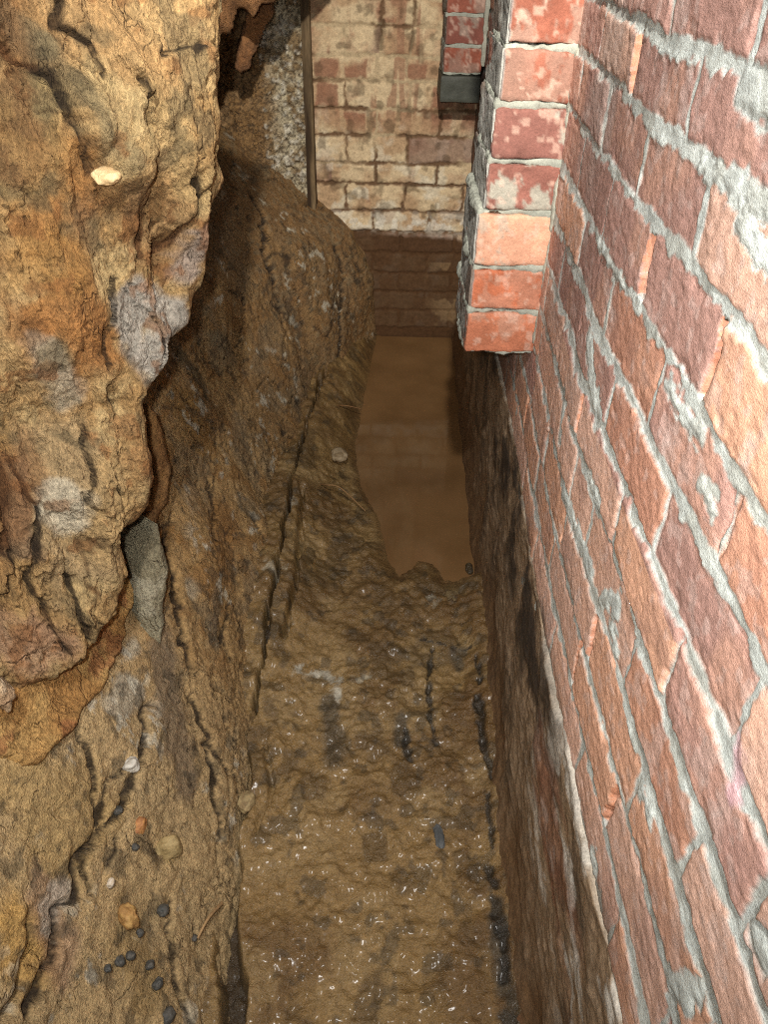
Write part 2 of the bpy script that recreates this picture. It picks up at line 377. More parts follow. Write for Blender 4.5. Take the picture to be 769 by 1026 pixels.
bare = sstep(.30, .5, fbm(P3, 15., 3, 133) + .35 * (hash1(bid, 9) - .45) + .3 * np.clip(z - .85, -.3, .3)) 
xc = np.floor((x + .262 + .004 * nB) / .0975); fx = np.abs((x + .262 + .006 * nB) / .0975 - xc - .5); cellh = hash1((k * 57 + xc).astype(int), 14)
patch = sstep(.46, .36, fx + .06 * nA) * sstep(.004, .012, np.minimum(ab, be) + .003 * nB) * (cellh < .58) * sstep(.70, .80, z) * sstep(-.6, .1, nA + .4 * nB)
bare = np.maximum(bare * .35, patch)
streak = sstep(.15, .4, fbm(P3, 34., 3, 135, stretch=(1, 1, .12))) * sstep(.7, .85, z)
c = mixc(lime, lin((146, 96, 70)), .85 * np.maximum(bare, streak * .8))
purple = (hash1(bid, 12) < .10) | ((x < -.20) & (hash1(bid, 12) < .5)); c = mixc(c, lin((128, 92, 82)), purple * .7 * sstep(-.5, .2, nA))
c = mixc(c, mixc(np.tile(lin((110, 82, 56)), (len(x), 1)), lin((190, 166, 126)), filled * .9), mm)
c = mixc(c, lin((80, 62, 40)), .5 * sstep(.3, .7, fbm(P3, 30., 3, 137)))
c = mixc(c, lin((222, 216, 200)), .6 * sstep(.0, .4, nB) * sstep(.06, .0, np.abs(z - .44)))
h = h * (.35 + .65 * sstep(.36, .40, z)); tide = .385 + .02 * nA + .03 * sstep(.1, -.2, x)
c = mixc(c, lin((82, 54, 28)), .95 * sstep(tide + .012, tide - .012, z))
c = mixc(c, lin((150, 120, 80)), .5 * sstep(.2, .5, nA + nB * .5) * (z < .3) * sstep(.12, .25, x))
V = np.stack([x, YE - h, z], 1)
V, Fc, c = solidify(V, grid_faces(len(xs), len(zs))[:, ::1], c, (0, .12, 0))
tag(mesh_obj('wall_back', V, Fc, c, M_LIME), 'cream limewashed brick wall closing the far end', None, None, 'structure')

# rubble infill left of the end wall
xs = np.arange(-.95, -.262, .0045); zs = np.arange(.2, 1.5, .0045)
Xg, Zg = np.meshgrid(xs, zs, indexing='ij'); x = Xg.ravel(); z = Zg.ravel(); P3 = np.stack([x, np.zeros_like(x), z], 1)
d1, d2, cid = cell(P3, 55., 141); n4 = fbm(P3, 14., 4, 145); n5 = fbm(P3, 60., 3, 147)
h = .012 * (1 - d1 * 1.1) + .014 * n4 + .008 * n5 - .006 * sstep(.12, .02, d2 - d1)
c = mixc(np.tile(lin((206, 190, 154)), (len(x), 1)), lin((150, 122, 80)), sstep(-.2, .5, n4 + .6 * (cid - .5)))
c = mixc(c, lin((150, 110, 56)), .9 * sstep(-.36, -.43, x + .03 * n4 + .0 * z))
c = mixc(c, lin((228, 220, 200)), .6 * sstep(.25, .5, n5) * (x > -.42))
c = mixc(c, lin((70, 50, 26)), .8 * sstep(.10, .02, d2 - d1))
V = np.stack([x, YE - .035 - h, z], 1)
V, Fc, c = solidify(V, grid_faces(len(xs), len(zs)), c, (0, .14, 0))
tag(mesh_obj('rubble_wall', V, Fc, c, M_BANK), 'pale crumbly rubble infill left of the limewashed end wall', 'rubble wall', None, 'structure')

# timber post between them
Pz, Fz, Nz = block((-.268, YE - .045, .98), (.030, .06, 1.1), .008, .005, lambda P: .002 * fbm(P, 40., 3, 151, stretch=(1, 1, .1)))
c = mixc(np.tile(lin((120, 98, 66)), (len(Pz), 1)), lin((58, 42, 26)), sstep(-.3, .5, fbm(Pz, 40., 3, 153, stretch=(1, 1, .08))))
tag(mesh_obj('timber_post', Pz, Fz, c, M_WOOD, origin=(-.268, YE - .045, .43)), 'narrow weathered timber post between rubble and cream end wall', 'post')

# ------------------------------------------------------------------ clay bank
BY = [.1, .3, 1.05, 1.7, 2.3, 2.6, 2.87, 3.0]; BZ = [-.1, 0, .1, .25, .4, .55, .75, 1.0, 1.5]
BX = np.array([[-.21, -.225, -.285, -.36, -.44, -.52, -.62, -.75, -.98], [-.215, -.23, -.29, -.365, -.445, -.525, -.62, -.75, -.98],
               [-.245, -.255, -.305, -.375, -.45, -.53, -.63, -.78, -1.05],
               [-.25, -.26, -.30, -.365, -.44, -.52, -.64, -.80, -1.1], [-.20, -.205, -.235, -.285, -.36, -.45, -.60, -.80, -1.15],
               [-.12, -.13, -.15, -.18, -.24, -.37, -.57, -.82, -1.2],
               [-.02, -.025, -.035, -.055, -.12, -.28, -.57, -.85, -1.2], [-.01, -.01, -.02, -.04, -.10, -.26, -.57, -.85, -1.2]])
BX[:, :2] += .008; BX[:, 2] += .006
def bank_x0(y, z):
    i = np.clip(np.searchsorted(BY, y) - 1, 0, len(BY) - 2); j = np.clip(np.searchsorted(BZ, z) - 1, 0, len(BZ) - 2)
    by = np.array(BY); bz = np.array(BZ); s = np.clip((y - by[i]) / (by[i + 1] - by[i]), 0, 1); t = np.clip((z - bz[j]) / (bz[j + 1] - bz[j]), 0, 1)
    s = s * s * (3 - 2 * s)
    return BX[i, j] * (1 - s) * (1 - t) + BX[i + 1, j] * s * (1 - t) + BX[i, j + 1] * (1 - s) * t + BX[i + 1, j + 1] * s * t
def bank_x(y, z):
    return sum(bank_x0(y + a, z + b) for a, b in ((0, -.08), (0, -.04), (0, 0), (0, .04), (0, .08), (-.08, 0), (.08, 0))) / 7
def bank_hit(p, lift=0.):
    r = ray(p); T = np.linspace(.0003, .006, 3000); Q = EYE + T[:, None] * r
    g = Q[:, 0] - (bank_x(Q[:, 1], Q[:, 2]) + lift); i = np.argmax(g < 0); return Q[i]
def bank_yz(pts, lift=0.): return np.array([bank_hit(p, lift)[1:] for p in pts])
ys = axis([(.1, 1.0, .0032), (1.0, 1.8, .0048), (1.8, 2.95, .0075)]); zs = axis([(-.1, .8, .0032), (.8, 1.5, .02)])
Yg, Zg = np.meshgrid(ys, zs, indexing='ij'); y = Yg.ravel(); z = Zg.ravel(); x0 = bank_x(y, z); P3 = np.stack([x0, y, z], 1)
n1 = fbm(P3, 5., 4, 201); n2 = fbm(P3, 22., 4, 205); n3 = fbm(P3, 70., 3, 209); fl = fbm(P3, 9., 4, 213, stretch=(1, .9, .35))
lump = cell(P3, 26., 217); 
fl = fbm(P3, 8., 4, 213, stretch=(1, 1, .8))
h = .020 * fbm(P3, 3.5, 3, 202) + .0035 * n2 + .0028 * n3 + .005 * terrace(fl, 4, .1) + .0036 * (1 - cell(P3 + .004 * np.stack([n1, n2, n3], 1), 62., 219)[0]) * sstep(-.5, .3, fbm(P3, 5., 3, 220))
YZ = np.stack([y, z], 1); YZw = YZ + np.stack([fbm(P3, 26., 2, 221), fbm(P3, 26., 2, 225)], 1) * .012
crk = np.zeros_like(y)
Pw = (P3 + .016 * np.stack([n2, n3, n1], 1)); d1 = np.abs(vnoise(Pw * np.array([9., 13., 9.]), 251)); d2 = np.abs(vnoise(Pw * np.array([20, 28, 18.]), 253))
m1 = sstep(0., .3, fbm(P3, 4., 3, 255)); m2 = sstep(.05, .35, fbm(P3, 6., 3, 257)); h -= .006 * sstep(.07, 0, d1) * m1 + .004 * sstep(.10, 0, d2) * m2
crk = np.maximum(.8 * sstep(.035, .008, d1) * m1, .7 * sstep(.05, .01, d2) * m2)
BCR = [([(150, 705), (135, 760), (120, 800), (90, 850), (80, 880), (45, 1010)], .006, .03), ([(190, 700), (205, 740), (214, 790), (222, 830)], .005, .025),
       ([(120, 770), (105, 800), (95, 850), (88, 890)], .004, .02), ([(2, 1010), (25, 985), (35, 960), (30, 930)], .009, .05), ([(120, 840), (115, 870)], .003, .015),
       ([(60, 640), (75, 720), (95, 790), (103, 810)], .004, .02), ([(165, 530), (175, 580), (172, 620), (190, 680)], .005, .03), ([(250, 190), (265, 260), (280, 300), (290, 330)], .006, .03),
       ([(335, 245), (345, 285), (340, 330), (333, 390)], .006, .025), ([(225, 290), (245, 300), (250, 330), (240, 345)], .003, .015), ([(215, 480), (222, 510), (215, 540)], .004, .02), ([(285, 430), (300, 445), (322, 470)], .005, .025),
       ([(255, 520), (262, 545)], .003, .02), ([(230, 600), (225, 630), (232, 660)], .003, .015), ([(200, 740), (235, 790), (245, 810)], .004, .02), ([(180, 900), (175, 960), (190, 1020)], .004, .02)]
for pts, w, dp in BCR:
    d, s, _ = seg_dist(YZw, bank_yz(pts)); w = w * 1.1; h -= dp * .5 * np.clip(1 - d / (w * 1.8), 0, 1) ** 1.3; h += .004 * s * sstep(.05, 0, d); crk = np.maximum(crk, sstep(w * .8, w * .25, d))
C0 = lin
c = mixc(np.tile(C0((190, 150, 92)), (len(y), 1)), C0((162, 124, 74)), sstep(-.3, .4, n1))
c = mixc(c, C0((164, 116, 52)), .75 * sstep(.05, .6, n2 + .3 * fbm(P3, 4., 3, 231)))
c = mixc(c, C0((150, 128, 96)), .6 * sstep(.1, .6, fbm(P3, 12., 4, 235)))
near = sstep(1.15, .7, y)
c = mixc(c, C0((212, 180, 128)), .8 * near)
def blob(c, pts, r, col, amt, src=None, jag=.5):
    q = bank_yz(pts); d, _, _ = seg_dist(YZw, q) if len(q) > 1 else (np.linalg.norm(YZw - q[0], axis=1), 0, 0)
    return mixc(c, C0(col), amt * sstep(r, r * .45, d + jag * r * .6 * n2))
c = blob(c, [(160, 640), (170, 720), (185, 780)], .05, (146, 122, 94), .9)
c = blob(c, [(40, 790), (60, 850), (90, 800)], .07, (190, 156, 96), .75)
c = blob(c, [(15, 930), (40, 960)], .05, (206, 160, 80), .9)
c = blob(c, [(50, 900), (70, 960)], .04, (186, 146, 120), .6)
c = blob(c, [(185, 405), (205, 440)], .06, (164, 122, 58), .8)
c = blob(c, [(185, 360), (200, 380)], .05, (98, 84, 58), .8)
c = blob(c, [(220, 340)], .04, (150, 136, 108), .6)
c = blob(c, [(220, 560), (230, 520)], .07, (156, 108, 46), .7)
c = blob(c, [(210, 640), (215, 600)], .035, (120, 102, 80), .7)
c = blob(c, [(190, 590)], .03, (190, 180, 160), .6)
c = blob(c, [(110, 710), (130, 690)], .03, (190, 186, 176), .6, jag=1.)
c = blob(c, [(130, 650)], .03, (200, 194, 180), .6)
c = blob(c, [(175, 855)], .025, (176, 148, 92), .8); c = blob(c, [(130, 910), (150, 985)], .05, (160, 128, 72), .6)
c = blob(c, [(55, 925), (70, 890)], .02, (216, 206, 196), .6, jag=1.)
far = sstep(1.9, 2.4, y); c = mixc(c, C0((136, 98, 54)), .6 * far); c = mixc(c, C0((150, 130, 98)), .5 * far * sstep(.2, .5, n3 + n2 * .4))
white = sstep(.36, .55, fbm(P3, 34., 5, 241, .6)) * sstep(-.2, .3, fbm(P3, 5., 2, 245)); c = mixc(c, C0((214, 206, 190)), .75 * white)
dark = sstep(.45, .6, fbm(P3, 38., 3, 247)); c = mixc(c, C0((58, 54, 46)), .5 * dark)
c = mixc(c * (.97, .95, .86), C0((32, 21, 12)), .92 * crk)  # shade of the bank cracks painted into the colour over shallow grooves
h += .004 * sstep(.02, .07, z) * sstep(.2, .1, z) * sstep(1.2, .8, y) * sstep(-.6, .3, n1)
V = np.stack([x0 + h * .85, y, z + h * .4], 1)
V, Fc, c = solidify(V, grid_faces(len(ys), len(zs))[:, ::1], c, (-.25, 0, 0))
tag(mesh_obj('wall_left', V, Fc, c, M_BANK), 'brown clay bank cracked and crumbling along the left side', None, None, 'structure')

# ------------------------------------------------------------------ floor mud
POOL = [(378, 333), (458, 333), (464, 420), (470, 500), (476, 562), (471, 577), (446, 583), (441, 574), (436, 566), (429, 562), (421, 563), (414, 570), (400, 578), (390, 562), (380, 520), (362, 488), (356, 450), (362, 415), (370, 375)]
pool = np.array([on_z(p, 0)[:2] for p in POOL]); pool = np.where(pool[:, :1] > 5, pool, pool)
xs = np.arange(-.36, .30, .003); ys = axis([(.22, 1.1, .0028), (1.1, 1.9, .0042), (1.9, 2.95, .008)])
Xg, Yg = np.meshgrid(xs, ys, indexing='ij'); x = Xg.ravel(); y = Yg.ravel(); P3 = np.stack([x, y, np.zeros_like(x)], 1)
n1 = fbm(P3, 6., 4, 301); n2 = fbm(P3, 26., 4, 305); n3 = fbm(P3, 75., 3, 309); rd = ridged(P3, 16., 3, 313)
foot = np.interp(y, [.2, .45, .72, 1.05, 1.68, 2.3, 2.82, 3.], [-.215, -.228, -.272, -.252, -.255, -.21, -.155, -.10])
P2 = np.stack([x, y], 1); P2w = P2 + np.stack([n2, n3], 1) * .008
sd = -poly_sd(P2w, pool)                      # positive outside the pool
e = x - foot
z = .010 + .009 * n1 + .004 * n2 + .0040 * n3 + .002 * rd + .0045 * (1 - cell(P3 + .006 * np.stack([n2, n3, n1], 1), 38., 317)[0]) * sstep(-.4, .3, fbm(P3, 5., 3, 319))
z += .07 * sstep(.16, .0, e) * sstep(.9, 1.4, y) + .012 * sstep(.12, .0, e)
z += .03 * sstep(.06, -.01, .24 - x)          # mud drawn up against the wall
z = np.where(sd > 0, np.maximum(z, .001) * sstep(0, .05, sd) + .002 * n2 + .004 * sstep(0, .02, sd), -.035 * sstep(0, .08, -sd) - .001)
dk = np.zeros_like(x); gr = np.zeros_like(x)
for pts, w, dp in [([(430, 648), (431, 690), (428, 705)], .006, .010), ([(432, 710), (435, 745)], .006, .006), ([(478, 660), (480, 690)], .005, .010), ([(479, 705), (484, 745), (490, 785)], .009, .010),
                   ([(486, 800), (492, 850)], .007, .006), ([(487, 870), (497, 890)], .008, .006), ([(497, 905), (505, 960), (503, 985)], .012, .006), ([(404, 735), (410, 760)], .010, .006), ([(515, 1020), (505, 1026)], .012, .01), ([(420, 640), (470, 650)], .004, .0)]:
    q = np.array([on_z(p, .015)[:2] for p in pts]); d, _, _ = seg_dist(P2w, q); z -= dp * sstep(w, w * .3, d); dk = np.maximum(dk, sstep(w * 1.2, w * .5, d + .004 * n3))
for pts, w in [([(495, 925), (507, 1000)], .022), ([(402, 720), (400, 745)], .02), ([(455, 650), (460, 665)], .02), ([(330, 700), (335, 760)], .03)]:
    q = np.array([on_z(p, .015)[:2] for p in pts]); d, _, _ = seg_dist(P2w, q); gr = np.maximum(gr, sstep(w, w * .3, d + .01 * n2))
# boot scuffs pressed into the mud
for p, rx, ry in [((370, 860), .055, .06), ((410, 960), .07, .05), ((330, 790), .05, .06), ((360, 760), .05, .04), ((420, 700), .05, .05)]:
    q = on_z(p, .015); rr = np.sqrt(((P2w[:, 0] - q[0]) / rx) ** 2 + ((P2w[:, 1] - q[1]) / ry) ** 2); z += -.004 * sstep(1, .6, rr) + .003 * sstep(.25, 0, np.abs(rr - 1.05))
# the open crack along the foot of the bank
jag = .008 * fbm(P3, 22., 4, 321) + .010 * fbm(P3, 5., 2, 322); cw = (.006 + .014 * sstep(1.0, .75, y) + .004 * vnoise(P3 * 9., 323)); d = np.abs(e + jag + .004 - .004 * sstep(1.05, .8, y) - cw * .5); crk = sstep(cw, cw * .5, d) * sstep(2.9, 2.6, y); z -= .07 * crk
q = np.array([on_z(p, .04)[:2] for p in [(305, 500), (300, 560), (296, 600), (285, 640)]]); d, _, _ = seg_dist(P2w, q); z -= .04 * sstep(.009, .003, d)
q = np.array([on_z(p, .03)[:2] for p in [(262, 740), (270, 760), (268, 800), (255, 830)]]); d, _, _ = seg_dist(P2w, q); z -= .015 * sstep(.006, .002, d)
c = mixc(np.tile(lin((156, 122, 68)), (len(x), 1)), lin((128, 96, 50)), sstep(-.3, .5, n1))
c = mixc(c, lin((170, 138, 86)), .6 * sstep(.1, .6, fbm(P3, 10., 4, 331)))
c = mixc(c, lin((94, 72, 40)), .6 * sstep(.2, .6, fbm(P3, 18., 3, 335)))
c = mixc(c, lin((116, 80, 36)), .5 * sstep(.10, .20, x) * sstep(-.3, .4, n2))
c = mixc(c, lin((44, 30, 16)), .85 * crk); c = mixc(c, lin((70, 66, 58)), .7 * gr); c = mixc(c, lin((44, 40, 34)), .85 * dk)  # the foot crack gets its depth shade painted in as dark colour
q = np.array([on_z(p, .02)[:2] for p in [(300, 675), (320, 672), (338, 685), (338, 700)]]); d, _, _ = seg_dist(P2w, q); c = mixc(c, lin((206, 200, 186)), .8 * sstep(.014, .004, d + .014 * n3))
for p in [(358, 680), (290, 525), (275, 590), (435, 600)]:
    q = on_z(p, .02)[:2]; d = np.linalg.norm(P2w - q, axis=1); c = mixc(c, lin((186, 176, 156)), .7 * sstep(.022, .006, d + .02 * n3))
c = mixc(c, lin((66, 58, 44)), .5 * sstep(.42, .6, fbm(P3, 34., 3, 341)))
c = mixc(c, lin((120, 86, 44)), .8 * sstep(.04, -.01, sd)) * (.88, .87, .80)
V = np.stack([x, y, z], 1)
V, Fc, c = solidify(V, grid_faces(len(xs), len(ys)), c, (0, 0, -.15))
tag(mesh_obj('floor', V, Fc, c, M_MUD), 'wet churned brown mud on the trench floor', None, None, 'structure')

# puddle
pc = pool.mean(0); ring = pc + (pool - pc) * 1.0
dirs = ring - pc; ring = ring + dirs / np.linalg.norm(dirs, axis=1, keepdims=True) * .012; ring[:, 0] = np.minimum(ring[:, 0], .285); ring[:, 1] = np.minimum(ring[:, 1], 2.86)
n = len(ring); V = np.vstack([np.c_[ring, np.zeros(n)], np.c_[ring, np.full(n, -.03)]])
me = bpy.data.meshes.new('puddle'); me.from_pydata([tuple(v - np.array([pc[0], pc[1], -.03])) for v in V], [], [tuple(range(n)), tuple(range(2 * n - 1, n - 1, -1))] + [(i, i + n, (i + 1) % n + n, (i + 1) % n) for i in range(n)])
me.materials.append(M_WATER); me.update()
import bmesh
bm = bmesh.new(); bm.from_mesh(me); bmesh.ops.recalc_face_normals(bm, faces=bm.faces); bm.to_mesh(me); bm.free()
o = bpy.data.objects.new('puddle', me); COL.objects.link(o); o.location = (pc[0], pc[1], -.03)
tag(o, 'still muddy brown puddle at the far end of the trench', 'puddle')

# ------------------------------------------------------------------ rocks as reliefs on their own planes
def plane3(a, b, c_):
    a, b, c_ = map(np.asarray, (a, b, c_)); n = np.cross(b - a, c_ - a); n /= np.linalg.norm(n)
    if np.dot(n, EYE - a) < 0: n = -n
    u = b - a; u /= np.linalg.norm(u); v = np.cross(n, u); return a, n, u, v
def relief(name, outline, pl, res, back, roll, hfun, cfun, mat, jag=.004, jscale=40., seed=0):
    o, n, u, v = pl
    pts = np.array([on_plane(p, o - n * roll * .78, n) for p in outline]); uv = np.stack([(pts - o) @ u, (pts - o) @ v], 1)
    lo, hi = uv.min(0) - .02, uv.max(0) + .02
    A, B = np.meshgrid(np.arange(lo[0], hi[0], res), np.arange(lo[1], hi[1], res), indexing='ij'); uvg = np.stack([A.ravel(), B.ravel()], 1)
    P = o + uvg[:, :1] * u + uvg[:, 1:] * v
    w = np.stack([fbm(P, jscale, 3, seed + 1, .4), fbm(P, jscale, 3, seed + 5, .4)], 1) * jag
    sd = poly_sd(uvg + w, uv)
    to_uv = lambda px: np.stack([(np.array([on_plane(p, o, n) for p in px]) - o) @ u, (np.array([on_plane(p, o, n) for p in px]) - o) @ v], 1)
    h = hfun(P, uvg, to_uv, sd); c = cfun(P, uvg, to_uv, sd, h)
    t = np.clip(sd / roll, 0, 1); h = h * (.35 + .65 * t) - roll * .9 * (1 - t) ** 2.2
    Vv = P + n * h[:, None]
    f = grid_faces(*A.shape, keep=sd > 0)
    V2, F2, c2 = solidify(Vv, f, c, -n * back)
    org = V2[np.argmin(V2[:, 2])]
    return mesh_obj(name, V2, F2, c2, mat, origin=org)

# the big overhanging mass
pA, pB, pC = (-.43, .80, 1.0), (-.225, 1.03, 1.04), bank_hit((60, 672), .07)
PL = plane3(pA, pB, pC)
OUT = [(230, -160), (224, -20), (219, 30), (220, 60), (218, 90), (222, 120), (216, 148), (223, 172), (220, 188), (213, 212), (211, 240), (207, 268), (198, 300), (193, 332), (178, 348), (166, 372), (155, 388), (143, 402),
       (147, 418), (150, 450), (151, 475), (146, 500), (140, 515), (128, 528), (125, 550), (121, 570), (108, 590), (104, 608), (86, 634), (79, 652), (62, 668), (48, 678), (30, 682), (16, 686), (-20, 690), (-160, 690), (-190, -160)]
MCR = [([(5, 25), (20, 45), (36, 60), (42, 85), (50, 110), (58, 128), (62, 150), (72, 170)], .004, .025, 1), ([(110, 5), (113, 30), (117, 60), (122, 100), (128, 130), (126, 160)], .006, .03, -1),
       ([(98, 70), (112, 92), (122, 105)], .004, .02, 1), ([(185, 180), (192, 205), (186, 235), (180, 255)], .007, .05, 1), ([(205, 150), (203, 180), (192, 200)], .004, .025, -1), ([(150, 215), (146, 235), (142, 255)], .004, .02, 1),
       ([(128, 150), (140, 180), (148, 210)], .003, .015, -1), ([(165, 220), (158, 240)], .003, .02, 1), ([(160, 325), (175, 345), (170, 355)], .003, .02, 1), ([(100, 370), (110, 390), (116, 410)], .004, .02, -1),
       ([(30, 465), (38, 500), (45, 540), (40, 570), (35, 600), (48, 625), (55, 650)], .005, .03, 1), ([(85, 430), (86, 480), (97, 505)], .003, .02, 1), ([(108, 475), (115, 500), (117, 550)], .003, .02, -1),
       ([(75, 585), (80, 620), (82, 632)], .004, .03, 1), ([(3, 400), (12, 440), (20, 490), (10, 560)], .008, .04, 1), ([(0, 430), (8, 470), (14, 520), (18, 580), (8, 600)], .005, .03, -1), ([(120, 275), (105, 300), (112, 330), (98, 360)], .003, .012, 1),
       ([(140, 30), (150, 60), (172, 50), (195, 45)], .003, .008, -1), ([(30, 0), (50, 20), (75, 50), (80, 75)], .004, .01, 1)]
def mass_h(P, uv, to_uv, sd):
    a = fbm(P, 4., 3, 401); b = fbm(P, 12., 4, 405); cc = fbm(P, 45., 4, 409); fl = fbm(P, 10., 4, 413, stretch=(1.6, 1.6, .45)); lm = cell(P, 22., 417, stretch=(1, 1, .5))
    h = .028 * a + .005 * b + .0028 * cc + .030 * terrace(fl, 5, .05)
    crumb = cell(P + .004 * np.stack([cc, b, fl], 1), 75., 427); h = h + .0034 * (1 - crumb[0]) * sstep(-.4, .3, fbm(P, 5., 3, 429)) + .0016 * fbm(P, 150., 2, 433)
    w = uv + np.stack([fbm(P, 26., 2, 419), fbm(P, 26., 2, 423)], 1) * .011
    for pts, wd, dp, s in MCR:
        d, side, _ = seg_dist(w, to_uv(pts)); h = h - dp * .5 * np.clip(1 - d / (wd * 1.9), 0, 1) ** 1.3 + s * .006 * side * sstep(.05, 0, d)
    # two rounded lobes at the top
    for px, r, hh in [((70, 110), .075, .035), ((95, 150), .05, .03), ((28, 40), .05, -.02), ((165, 120), .09, .03), ((70, 310), .07, .025), ((120, 480), .07, .02), ((40, 560), .05, .015)]:
        q = to_uv([px])[0]; h = h + hh * np.exp(-((w - q) ** 2).sum(1) / (r * r))
    d1 = np.abs(vnoise((P + .02 * np.stack([b, cc, a], 1)) * np.array([16, 16, 5.]), 461)); d2 = np.abs(vnoise((P + .012 * np.stack([cc, b, a], 1)) * np.array([34, 34, 11.]), 463))
    mk = sstep(-.1, .3, fbm(P, 5., 3, 465)); mk2 = sstep(0, .3, fbm(P, 7., 3, 467))
    h = h - .006 * sstep(.10, 0, d1) * mk - .0035 * sstep(.12, 0, d2) * mk2
    h = h + .009 * ridged(P, 9., 3, 469, stretch=(1.6, 1.6, .35)) * sstep(.16, .03, sd)
    return h
def mass_c(P, uv, to_uv, sd, h):
    a = fbm(P, 6., 4, 431); b = fbm(P, 20., 4, 435); w = uv + np.stack([fbm(P, 25., 3, 437), b], 1) * .012
    c = mixc(np.tile(lin((196, 162, 106)), (len(P), 1)), lin((178, 138, 82)), sstep(-.3, .5, a))
    c = mixc(c, lin((206, 178, 124)), .6 * sstep(.1, .6, b))
    def bl(c, pts, r, col, amt):
        q = to_uv(pts); d = seg_dist(w, q)[0] if len(q) > 1 else np.linalg.norm(w - q[0], axis=1)
        return mixc(c, lin(col), amt * sstep(r, r * .4, d + .5 * r * b))
    c = bl(c, [(40, 10), (120, 30), (150, 40)], .07, (190, 144, 88), .7)
    c = bl(c, [(55, 160), (50, 220)], .05, (186, 126, 54), .7); c = bl(c, [(10, 110), (15, 160)], .05, (160, 142, 92), .6)
    c = bl(c, [(75, 330), (90, 350), (50, 300)], .06, (168, 108, 42), .85); c = bl(c, [(20, 270), (60, 260)], .05, (176, 128, 60), .7)
    c = bl(c, [(125, 305), (140, 345), (180, 320), (150, 365)], .04, (180, 172, 164), .95); c = bl(c, [(198, 235), (195, 275)], .022, (180, 178, 176), .9); c = bl(c, [(45, 350), (60, 380), (75, 400)], .025, (170, 158, 138), .8)
    c = bl(c, [(70, 225), (90, 240)], .03, (120, 104, 78), .6); c = bl(c, [(20, 30), (40, 45)], .022, (116, 108, 82), .8); c = bl(c, [(70, 85), (80, 130), (100, 160)], .02, (134, 120, 88), .6)
    c = bl(c, [(60, 460), (90, 560)], .08, (180, 152, 110), .8); c = bl(c, [(120, 470), (110, 540)], .05, (192, 156, 100), .7); c = bl(c, [(70, 500), (75, 520)], .03, (214, 204, 184), .7)
    c = bl(c, [(5, 640), (40, 650)], .05, (184, 142, 112), .8); c = bl(c, [(5, 440), (3, 500)], .03, (190, 146, 76), .7); c = bl(c, [(25, 480), (28, 560)], .02, (136, 108, 84), .7); c = bl(c, [(150, 440)], .015, (214, 176, 104), .7)
    c = bl(c, [(165, 20), (190, 60)], .06, (206, 172, 116), .5)
    sp = sstep(.4, .6, fbm(P, 30., 4, 441)); c = mixc(c, lin((150, 96, 44)), .6 * sp)
    c = mixc(c, lin((110, 96, 68)), .6 * sstep(.42, .62, fbm(P, 16., 4, 445)))
    w2 = uv + np.stack([fbm(P, 26., 2, 419), fbm(P, 26., 2, 423)], 1) * .011
    for pts, wd, dp, s_ in MCR: c = mixc(c, lin((40, 27, 15)), .92 * sstep(wd * .8, wd * .2, seg_dist(w2, to_uv(pts))[0]))  # crack depth shade painted dark along each groove
    rd = ridged(P, 9., 3, 449, stretch=(1.5, 1.5, .5)); c = mixc(c, lin((120, 74, 36)), .4 * sstep(.86, .97, rd))
    a_ = fbm(P, 4., 3, 401); b_ = fbm(P, 12., 4, 405); c_ = fbm(P, 45., 4, 409)
    d1 = np.abs(vnoise((P + .02 * np.stack([b_, c_, a_], 1)) * np.array([16, 16, 5.]), 461)); mk = sstep(-.1, .3, fbm(P, 5., 3, 465))
    c = mixc(c, lin((84, 60, 34)), .6 * sstep(.05, .01, d1) * mk)  # fine cracks get painted shade as well
    c = mixc(c, lin((146, 92, 42)), .45 * sstep(.1, .5, fbm(P, 9., 4, 471)))
    return c * (.86, .85, .78)
o = relief('rock_outcrop', OUT, PL, .0022, .16, .045, mass_h, mass_c, M_ROCK, .010, 14., 450)
tag(o, 'massive tan and ochre rock overhang filling the upper left', 'rock')

def simple_rock(name, outline, lift, res, back, roll, cols, seed, amp=1., label='', cat='rock', corners=None, plane=None, mat=None):
    if plane == 'face': plane = (bank_hit(outline[len(outline) // 2], lift), *PL[1:])
    if plane is None:
        cs = corners or [outline[0], outline[len(outline) // 3], outline[2 * len(outline) // 3]]
        plane = plane3(*[bank_hit(p, lift) for p in cs])
    def hf(P, uv, to_uv, sd):
        return amp * (.010 * fbm(P, 10., 4, seed) + .004 * fbm(P, 45., 4, seed + 5) + .012 * terrace(fbm(P, 14., 4, seed + 9, stretch=(1.4, 1.4, .5)), 4, .25))
    def cf(P, uv, to_uv, sd, h):
        c = mixc(np.tile(lin(cols[0]), (len(P), 1)), lin(cols[1]), sstep(-.3, .5, fbm(P, 14., 4, seed + 20)))
        return mixc(c, lin(cols[2]), .7 * sstep(.2, .6, fbm(P, 26., 4, seed + 25)))
    o = relief(name, outline, plane, res, back, roll, hf, cf, mat or M_ROCK, .005, 30., seed + 40)
    return tag(o, label, cat)
simple_rock('rock_slab', [(128, 560), (132, 585), (134, 605), (125, 632), (116, 658), (98, 692), (66, 737), (36, 766), (6, 756), (-14, 722), (0, 690), (40, 664), (66, 640), (86, 608), (100, 580), (112, 556)], .022, .0022, .10, .010,
            [(206, 160, 84), (186, 134, 62), (170, 106, 56)], 500, .8, 'orange-yellow rock slab wedged under the tan overhang', 'rock', None, plane3(bank_hit((125, 580), .034), bank_hit((60, 730), .030), bank_hit((10, 700), .030)))
simple_rock('rock_slab', [(156, 524), (163, 545), (168, 568), (164, 598), (166, 622), (158, 648), (146, 640), (138, 612), (138, 586), (144, 552)], .015, .0026, .10, .025,
            [(168, 158, 126), (148, 136, 104), (186, 176, 146)], 520, .45, 'pale grey-green upright slab beside the dark cleft', 'rock', None, 'face')
